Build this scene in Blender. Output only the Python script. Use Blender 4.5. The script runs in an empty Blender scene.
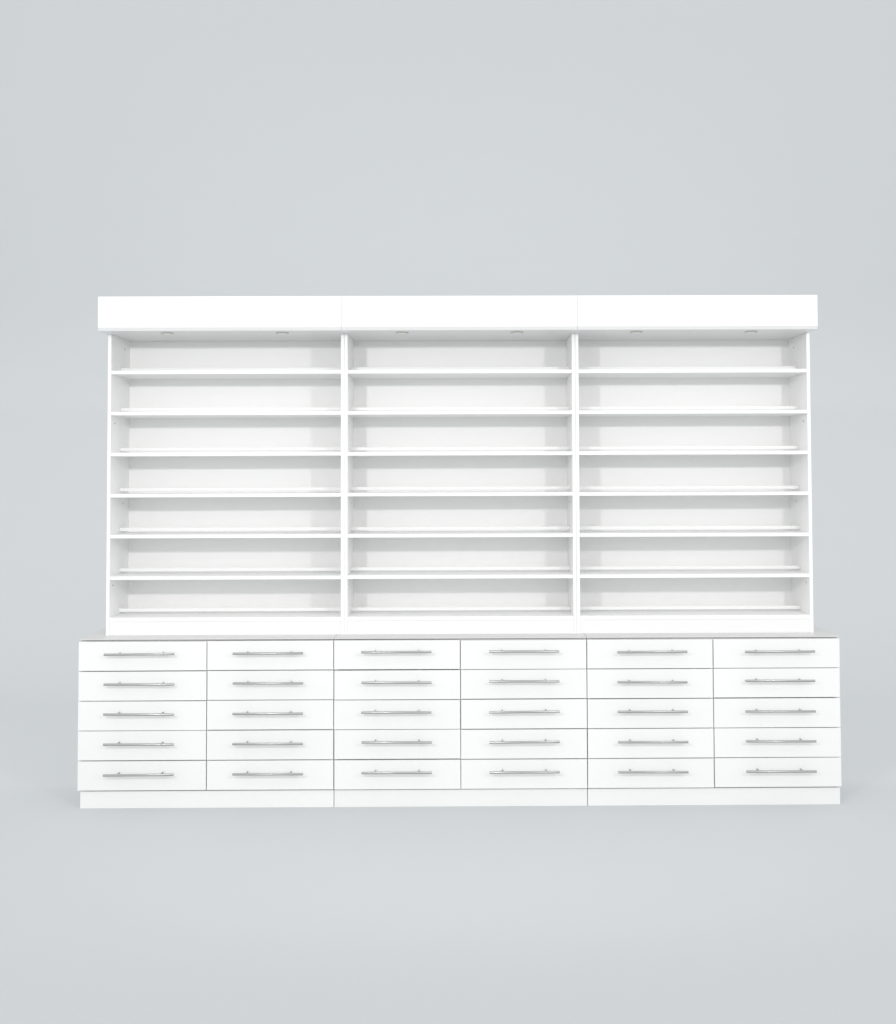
import bpy, bmesh, math, random
from mathutils import Matrix, Vector

random.seed(7)
IN = 0.0254
scene = bpy.context.scene
COL = scene.collection

# ------------------------------------------------------------------ materials
def white_laminate(name, albedo, rough, grain=1.0):
    m = bpy.data.materials.new(name); m.use_nodes = True
    nt = m.node_tree; b = nt.nodes['Principled BSDF']
    tc = nt.nodes.new('ShaderNodeTexCoord')
    oi = nt.nodes.new('ShaderNodeObjectInfo')
    n1 = nt.nodes.new('ShaderNodeTexNoise'); n1.inputs['Scale'].default_value = 2.3; n1.inputs['Detail'].default_value = 5
    nt.links.new(tc.outputs['Object'], n1.inputs['Vector'])
    ramp = nt.nodes.new('ShaderNodeMix'); ramp.data_type = 'RGBA'
    a = albedo
    ramp.inputs['A'].default_value = (a*0.985, a*0.99, a*0.985, 1)
    ramp.inputs['B'].default_value = (a*1.008, a*1.008, a*1.004, 1)
    nt.links.new(n1.outputs['Fac'], ramp.inputs['Factor'])
    # every board is a touch different from its neighbour
    hv = nt.nodes.new('ShaderNodeHueSaturation')
    mr = nt.nodes.new('ShaderNodeMapRange')
    mr.inputs['To Min'].default_value = 0.985; mr.inputs['To Max'].default_value = 1.01
    nt.links.new(oi.outputs['Random'], mr.inputs['Value'])
    nt.links.new(mr.outputs['Result'], hv.inputs['Value'])
    nt.links.new(ramp.outputs['Result'], hv.inputs['Color'])
    nt.links.new(hv.outputs['Color'], b.inputs['Base Color'])
    n2 = nt.nodes.new('ShaderNodeTexNoise'); n2.inputs['Scale'].default_value = 900; n2.inputs['Detail'].default_value = 2
    nt.links.new(tc.outputs['Object'], n2.inputs['Vector'])
    bp = nt.nodes.new('ShaderNodeBump'); bp.inputs['Strength'].default_value = 0.03*grain; bp.inputs['Distance'].default_value = 0.0004
    nt.links.new(n2.outputs['Fac'], bp.inputs['Height'])
    nt.links.new(bp.outputs['Normal'], b.inputs['Normal'])
    n3 = nt.nodes.new('ShaderNodeMapRange')
    n3.inputs['To Min'].default_value = rough-0.05; n3.inputs['To Max'].default_value = rough+0.07
    nt.links.new(n1.outputs['Fac'], n3.inputs['Value'])
    nt.links.new(n3.outputs['Result'], b.inputs['Roughness'])
    b.inputs['Specular IOR Level'].default_value = 0.4
    return m

def plain(name, col, rough, metal=0.0, scale=200, var=0.12):
    m = bpy.data.materials.new(name); m.use_nodes = True
    nt = m.node_tree; b = nt.nodes['Principled BSDF']
    tc = nt.nodes.new('ShaderNodeTexCoord')
    n = nt.nodes.new('ShaderNodeTexNoise'); n.inputs['Scale'].default_value = scale; n.inputs['Detail'].default_value = 3
    mp = nt.nodes.new('ShaderNodeMapping'); mp.inputs['Scale'].default_value = (0.15, 1, 1)
    nt.links.new(tc.outputs['Object'], mp.inputs['Vector']); nt.links.new(mp.outputs['Vector'], n.inputs['Vector'])
    mix = nt.nodes.new('ShaderNodeMix'); mix.data_type = 'RGBA'
    mix.inputs['A'].default_value = tuple(c*(1-var) for c in col)+(1,)
    mix.inputs['B'].default_value = tuple(min(1, c*(1+var)) for c in col)+(1,)
    nt.links.new(n.outputs['Fac'], mix.inputs['Factor'])
    nt.links.new(mix.outputs['Result'], b.inputs['Base Color'])
    b.inputs['Roughness'].default_value = rough; b.inputs['Metallic'].default_value = metal
    return m

M_GLOSS = white_laminate('white_gloss_laminate', 0.845, 0.30)
M_WHITE = white_laminate('white_melamine', 0.91, 0.42)
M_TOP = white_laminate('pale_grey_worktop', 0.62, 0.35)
M_RAIL = white_laminate('white_rail', 0.85, 0.35)
M_NICKEL = plain('brushed_nickel', (0.46, 0.46, 0.455), 0.30, 1.0, 400, 0.10)
M_RIM = plain('satin_lamp_rim', (0.62, 0.60, 0.55), 0.35, 0.6, 300, 0.08)
M_LENS = plain('frosted_lens', (0.88, 0.87, 0.83), 0.35, 0.0, 120, 0.03)
M_HOLE = plain('dark_hole', (0.06, 0.055, 0.05), 0.9, 0.0, 300, 0.1)

def backdrop_material():
    m = bpy.data.materials.new('grey_seamless_paper'); m.use_nodes = True
    nt = m.node_tree; b = nt.nodes['Principled BSDF']
    tc = nt.nodes.new('ShaderNodeTexCoord')
    n = nt.nodes.new('ShaderNodeTexNoise'); n.inputs['Scale'].default_value = 60; n.inputs['Detail'].default_value = 4
    nt.links.new(tc.outputs['Object'], n.inputs['Vector'])
    mix = nt.nodes.new('ShaderNodeMix'); mix.data_type = 'RGBA'
    c = BACK_COL
    mix.inputs['A'].default_value = tuple(v*0.994 for v in c)+(1,)
    mix.inputs['B'].default_value = tuple(v*1.006 for v in c)+(1,)
    nt.links.new(n.outputs['Fac'], mix.inputs['Factor'])
    nt.links.new(mix.outputs['Result'], b.inputs['Base Color'])
    b.inputs['Roughness'].default_value = 1.0
    b.inputs['Specular IOR Level'].default_value = 0.0
    return m

# ------------------------------------------------------------------ mesh helpers (inches in, metres out)
def add_box(bm, x0, x1, y0, y1, z0, z1, bevel=0.0, mat=0):
    t = bmesh.new()
    bmesh.ops.create_cube(t, size=1)
    for v in t.verts:
        v.co = Vector(((x0+x1)/2+v.co.x*(x1-x0), (y0+y1)/2+v.co.y*(y1-y0), (z0+z1)/2+v.co.z*(z1-z0)))*IN
    if bevel > 0:
        bmesh.ops.bevel(t, geom=list(t.edges), offset=bevel*IN, segments=2, profile=0.6, affect='EDGES', clamp_overlap=True)
    for f in t.faces: f.material_index = mat
    me = bpy.data.meshes.new('tmp'); t.to_mesh(me); t.free()
    bm.from_mesh(me); bpy.data.meshes.remove(me)

def add_prism(bm, x0, x1, yz):
    a = [bm.verts.new(Vector((x0, y, z))*IN) for y, z in yz]; b = [bm.verts.new(Vector((x1, y, z))*IN) for y, z in yz]
    fs = [bm.faces.new(a), bm.faces.new(b[::-1])]
    n = len(yz)
    for i in range(n): fs.append(bm.faces.new((a[i], b[i], b[(i+1) % n], a[(i+1) % n])))
    bmesh.ops.recalc_face_normals(bm, faces=fs)

def add_cyl(bm, p0, p1, r, seg=20, bevel=0.0, mat=0):
    p0, p1 = Vector(p0)*IN, Vector(p1)*IN
    t = bmesh.new()
    L = (p1-p0).length
    bmesh.ops.create_cone(t, cap_ends=True, segments=seg, radius1=r*IN, radius2=r*IN, depth=L)
    if bevel > 0:
        es = [e for e in t.edges if abs(e.verts[0].co.z-e.verts[1].co.z) < 1e-6]
        bmesh.ops.bevel(t, geom=es, offset=bevel*IN, segments=2, profile=0.5, affect='EDGES', clamp_overlap=True)
    rot = Vector((0, 0, 1)).rotation_difference((p1-p0).normalized()).to_matrix().to_4x4()
    bmesh.ops.transform(t, matrix=Matrix.Translation((p0+p1)/2) @ rot, verts=t.verts)
    for f in t.faces:
        f.material_index = mat; f.smooth = len(f.verts) == 4
    me = bpy.data.meshes.new('tmp'); t.to_mesh(me); t.free()
    bm.from_mesh(me); bpy.data.meshes.remove(me)

def obj(name, bm, mats, parent=None, loc=(0, 0, 0), rot=(0, 0, 0)):
    me = bpy.data.meshes.new(name); bm.to_mesh(me); bm.free()
    for m in (mats if isinstance(mats, (list, tuple)) else [mats]): me.materials.append(m)
    o = bpy.data.objects.new(name, me); COL.objects.link(o)
    o.parent = parent; o.location = Vector(loc)*IN; o.rotation_euler = rot
    return o

def thing(name, loc, label, cat, group):
    o = bpy.data.objects.new(name, None); COL.objects.link(o)
    o.empty_display_size = 0.1
    o.location = Vector(loc)*IN
    o['label'] = label; o['category'] = cat; o['group'] = group
    return o

def box_obj(name, mat, parent, *a, bevel=0.03):
    bm = bmesh.new(); add_box(bm, *a, bevel=bevel)
    return obj(name, bm, mat, parent)

# ------------------------------------------------------------------ measured sizes (inches)
HB = 28.20            # top of the upper drawer row
DP = 5.03             # drawer row pitch
PL = 2.95             # plinth height
DEPTH = 16.0
DH = 4.25             # front of the shelf units, behind the drawer faces
BACK = 15.5           # face of the back panels
CT = HB + 0.34        # worktop surface
S1, SP = 73.95, 7.158 # underside of the top shelf, shelf pitch
ZB = 31.61            # top of the bottom board
ZT0, ZT1 = 81.0, 86.85
HF = -0.6             # front of the header

# ------------------------------------------------------------------ drawer cabinets
CAB_LABELS = [
    'white two-column drawer cabinet standing at the left end of the base row',
    'white two-column drawer cabinet in the middle, between the two end cabinets',
    'white two-column drawer cabinet standing at the right end of the base row',
]
def make_handle(parent, cx, z):
    bm = bmesh.new()
    yb = -1.65
    add_cyl(bm, (-5.92, yb, 0), (5.92, yb, 0), 0.205, 20, 0.03)
    for s in (-1, 1):
        add_cyl(bm, (s*3.68, -0.003, 0), (s*3.68, yb+0.1, 0), 0.13, 16)
    return obj('handle', bm, M_NICKEL, parent, (cx, 0, z),
               (0, math.radians(random.uniform(-0.35, 0.35)), 0))

for k in range(3):
    xc = (k-1)*43.0
    root = thing('drawer_cabinet', (xc, 0, 0), CAB_LABELS[k], 'drawer cabinet', 'white drawer cabinets along the base')
    bm = bmesh.new()                                   # sides, back, bottom, divider and rails as one carcass
    w = 21.5-0.035
    wl, wr = w+(0.25 if k == 0 else 0), w+(0.12 if k == 2 else 0)
    for x0, x1 in ((-wl, -w+0.62), (w-0.62, wr)): add_box(bm, x0, x1, 0.80, 15.9, PL, HB-0.02)
    add_box(bm, -0.4, 0.4, 0.802, 15.3, PL+0.64, HB-0.03)
    add_box(bm, -w+0.625, w-0.625, 15.3, 15.88, PL+0.002, HB-0.022)
    add_box(bm, -w+0.625, w-0.625, 0.803, 15.29, PL+0.003, PL+0.62)
    add_box(bm, -w+0.63, w-0.63, 0.805, 3.6, HB-0.75, HB-0.04)
    obj('carcass', bm, M_WHITE, root)
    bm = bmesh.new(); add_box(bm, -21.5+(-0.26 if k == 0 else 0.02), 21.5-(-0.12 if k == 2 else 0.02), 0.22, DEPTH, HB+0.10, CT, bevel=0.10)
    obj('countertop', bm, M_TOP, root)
    box_obj('plinth', M_GLOSS, root, -21.5+0.05+(0.05 if k == 0 else 0), 21.5-0.05, 0.45, 15.5, 0.0, PL-0.10, bevel=0.03)
    for c in range(2):
        for r in range(5):
            x0, x1 = (-21.5-(0.28 if k == 0 else 0) if c == 0 else 0), (0 if c == 0 else 21.5+(0.14 if k == 2 else 0))
            zt = HB-0.03-r*DP; zb = zt-DP
            g = 0.075
            jx, jz, jy = random.uniform(-.03, .03), random.uniform(-.04, .04), random.uniform(-.02, .02)
            hw = (x1-x0)/2-g; hh = DP/2-g
            bm = bmesh.new(); add_box(bm, -hw, hw, 0.0, 0.74, -hh, hh, bevel=0.035)
            # drawer box behind the front
            add_box(bm, -hw+0.8, hw-0.8, 0.745, 14.0, -hh+0.5, hh-0.8)
            fr = obj('drawer_front', bm, M_GLOSS, root, ((x0+x1)/2+jx, jy, (zt+zb)/2+jz),
                     (0, math.radians(random.uniform(-.05, .05)), math.radians(random.uniform(-.06, .06))))
            make_handle(fr, (-0.12, 0.0, 0.12)[k], 0.58+(0.14 if k == 1 else 0)+random.uniform(-.05, .05))

# ------------------------------------------------------------------ shelf units
UNIT_LABELS = [
    'white open shelf unit standing on the left drawer cabinet, under its own header box',
    'white open shelf unit in the middle, between the two end shelf units',
    'white open shelf unit standing on the right drawer cabinet, under its own header box',
]
XS = [-61.45, -20.2, 20.24, 61.45]
T = 0.56
LIGHTS = [(165.5, 281.0), (403.7, 517.5), (639.0, 751.0)]
for k in range(3):
    xa, xb = XS[k], XS[k+1]
    xc = (xa+xb)/2; h = (xb-xa)/2
    root = thing('shelf_unit', (xc, 0, CT), UNIT_LABELS[k], 'shelf unit', 'white shelf units on the drawer cabinets')
    Z = -CT
    gl = 0.0 if k == 0 else 0.018
    gr = 0.0 if k == 2 else 0.018
    pa = box_obj('side_panel', M_WHITE, root, -h+gl, -h+gl+T, DH, 15.85, CT+Z+0.005, ZT0+Z-0.01, bevel=0.035)
    pb = box_obj('side_panel', M_WHITE, root, h-gr-T, h-gr, DH, 15.85, CT+Z+0.005, ZT0+Z-0.01, bevel=0.035)
    ia, ib = -h+gl+T, h-gr-T                            # inner faces
    box_obj('back_panel', M_WHITE, root, ia+0.004, ib-0.004, BACK, BACK+0.3, CT+Z+0.02, ZT0+Z-0.012, bevel=0.0)
    def rail(parent, zt):
        bm = bmesh.new()
        add_box(bm, ia+0.02, ib-0.02, 9.75, 10.0, zt+0.42, zt+1.0, bevel=0.05)
        return obj('rail', bm, M_RAIL, parent)
    for i in range(6):
        z = S1-i*SP+Z+random.uniform(-.03, .03)
        sh = box_obj('shelf', M_WHITE, root, ia+0.012, ib-0.012, DH+0.06, BACK-0.01, z, z+0.60, bevel=0.035)
        sh.rotation_euler = (0, math.radians(random.uniform(-.03, .03)), 0)
        rail(sh, z+0.60)
    bt = box_obj('bottom_board', M_WHITE, root, ia+0.012, ib-0.012, DH+0.03, BACK-0.01, ZB+Z-0.68, ZB+Z, bevel=0.035)
    rail(bt, ZB+Z)
    box_obj('kick_board', M_GLOSS, root, ia+0.012, ib-0.012, DH+0.045, DH+0.7, CT+Z+0.006, ZB+Z-0.70, bevel=0.025)
    for p, sx, s in ((pa, ia, 1), (pb, ib, -1)):
        for z, fy in ((79.2, 12.2), (S1-SP-1.3, 6.6), (S1-3*SP-1.2, 11.9), (S1-5*SP-1.1, 6.2)):
            bm = bmesh.new(); add_cyl(bm, (sx-s*0.2, fy, z+Z), (sx+s*0.015, fy, z+Z), 0.13, 12)
            obj('peg_hole', bm, M_HOLE, p)
    # header box: fascia with returns, bottom board set back behind it, top board
    hx0, hx1 = -h+(-0.30 if k == 0 else 0.014), h-(0.0 if k == 2 else 0.014)
    bm = bmesh.new()
    add_box(bm, hx0, hx1, HF, HF+0.75, ZT0+Z+0.48, ZT1+Z, bevel=0.05)
    add_box(bm, hx0, hx0+0.7, HF+0.752, 15.9, ZT0+Z+0.48, ZT1+Z-0.003, bevel=0.04)
    add_box(bm, hx1-0.7, hx1, HF+0.752, 15.9, ZT0+Z+0.48, ZT1+Z-0.003, bevel=0.04)
    add_box(bm, hx0+0.702, hx1-0.702, HF+0.753, 15.88, ZT1+Z-0.8, ZT1+Z-0.1)
    add_prism(bm, hx0+0.004, hx1-0.004, [(HF+0.06, ZT0+Z+0.477), (HF+0.42, ZT0+Z), (15.89, ZT0+Z), (15.89, ZT0+Z+0.477)])
    hd = obj('header', bm, M_GLOSS, root)
    for lx in (-10.0, 10.0):
        bm = bmesh.new()
        y = 3.0
        add_cyl(bm, (lx, y, ZT0+Z+0.01), (lx, y, ZT0+Z-0.16), 1.10, 32, 0.05, 0)
        add_cyl(bm, (lx, y, ZT0+Z-0.12), (lx, y, ZT0+Z-0.20), 0.80, 32, 0.03, 1)
        obj('downlight', bm, [M_RIM, M_LENS], hd)

# ------------------------------------------------------------------ seamless backdrop (floor curving up into a wall)
BACK_COL = (0.582, 0.604, 0.618)
def backdrop():
    bm = bmesh.new()
    R, YW, H = 3.0, 5.2, 11.0
    prof = [(-14.0, 0.0), (-6.0, 0.0), (-2.0, 0.0), (0.0, 0.0), (YW-R, 0.0)]
    for i in range(1, 33):
        a = math.pi/2*i/32
        prof.append((YW-R+R*math.sin(a), R-R*math.cos(a)))
    prof += [(YW, 6.0), (YW, H)]
    xs = [-18+36*i/12 for i in range(13)]
    rows = [[bm.verts.new((x, y, z)) for x in xs] for y, z in prof]
    for a, b in zip(rows, rows[1:]):
        for i in range(12):
            f = bm.faces.new((a[i], a[i+1], b[i+1], b[i])); f.smooth = True
    me = bpy.data.meshes.new('backdrop'); bm.to_mesh(me); bm.free()
    me.materials.append(backdrop_material())
    o = bpy.data.objects.new('backdrop', me); COL.objects.link(o)
    o['kind'] = 'structure'; o['label'] = 'plain pale blue-grey seamless studio backdrop and floor'
backdrop()

# ------------------------------------------------------------------ camera
cd = bpy.data.cameras.new('camera'); cam = bpy.data.objects.new('camera', cd); COL.objects.link(cam)
yaw, pitch, roll = -0.0072, 0.0358, 0.0034
f, px, py = 1162.37, 474.33, 434.61
fh = Vector((-math.sin(yaw), math.cos(yaw), 0)); r0 = Vector((math.cos(yaw), math.sin(yaw), 0)); up = Vector((0, 0, 1))
F = fh*math.cos(pitch)+up*math.sin(pitch); u0 = -fh*math.sin(pitch)+up*math.cos(pitch)
Rv = r0*math.cos(roll)-u0*math.sin(roll); Uv = r0*math.sin(roll)+u0*math.cos(roll)
loc = Vector((1.0579, -198.7276, 55.9398))*IN
cam.matrix_world = Matrix(((Rv.x, Uv.x, -F.x, loc.x), (Rv.y, Uv.y, -F.y, loc.y), (Rv.z, Uv.z, -F.z, loc.z), (0, 0, 0, 1)))
cd.sensor_width = 36; cd.lens = f*36/1024
cd.shift_x = (448-px)/1024; cd.shift_y = -(512-py)/1024
cd.clip_start = 0.05; cd.clip_end = 200
scene.camera = cam

# ------------------------------------------------------------------ light: even studio ambience, two lamps, plus added floor and wall fills
w = bpy.data.worlds.new('World'); scene.world = w; w.use_nodes = True
nt = w.node_tree
bg = nt.nodes['Background']
WORLD_LOW, WORLD_TOP = 1.23, 1.05                        # room light from around and from overhead
tc = nt.nodes.new('ShaderNodeTexCoord'); sx = nt.nodes.new('ShaderNodeSeparateXYZ')
mr = nt.nodes.new('ShaderNodeMapRange'); mr.interpolation_type = 'SMOOTHSTEP'; mr.name = 'height'
mr.inputs['From Min'].default_value = 0.15; mr.inputs['From Max'].default_value = 0.75
mr.inputs['To Min'].default_value = WORLD_LOW; mr.inputs['To Max'].default_value = WORLD_TOP
nt.links.new(tc.outputs['Generated'], sx.inputs['Vector']); nt.links.new(sx.outputs['Z'], mr.inputs['Value'])
nt.links.new(mr.outputs['Result'], bg.inputs['Strength'])
bg.inputs['Color'].default_value = (1.0, 1.0, 1.0, 1)

def aim(o, pos, target):
    o.location = pos
    o.rotation_euler = (Vector(target)-Vector(pos)).to_track_quat('-Z', 'Y').to_euler()

def spot(name, pos, target, watts, radius, angle, blend, stretch):
    l = bpy.data.lights.new(name, 'SPOT'); l.energy = watts; l.shadow_soft_size = radius
    l.spot_size = math.radians(angle); l.spot_blend = blend; l.color = (1.0, 0.995, 0.985)
    o = bpy.data.objects.new(name, l); COL.objects.link(o); aim(o, pos, target)
    o.scale = (stretch, 1, 1)                          # barn doors: wide and low beam
    return o

def area_fill(name, pos, target, watts, sx, sy, spread=180):
    l = bpy.data.lights.new(name, 'AREA'); l.shape = 'RECTANGLE'; l.size = sx; l.size_y = sy; l.energy = watts
    l.spread = math.radians(spread)
    o = bpy.data.objects.new(name, l); COL.objects.link(o); aim(o, pos, target)
    return o
spot('key_lamp', (-1.45, -4.3, 2.40), (-0.35, 0, 1.48), 146, 0.09, 58, 0.75, 1.6)
spot('fill_lamp', (2.10, -4.3, 2.40), (0.35, 0, 1.48), 128, 0.09, 58, 0.75, 1.6)
area_fill('added_floor_fill', (0, 1.2, 5.6), (0, 1.0, 0), 31, 8.0, 1.2)  # added unseen overhead light that evens out the floor brightness
area_fill('added_wall_fill', (0, 2.4, 6.4), (0, 5.2, 2.6), 16, 9.0, 1.0)  # added unseen light that lifts the backdrop wall towards the floor tone

scene.view_settings.view_transform = 'Standard'; scene.view_settings.look = 'None'
scene.view_settings.exposure = 0.07; scene.view_settings.gamma = 1
scene.cycles.max_bounces = 12; scene.cycles.diffuse_bounces = 6
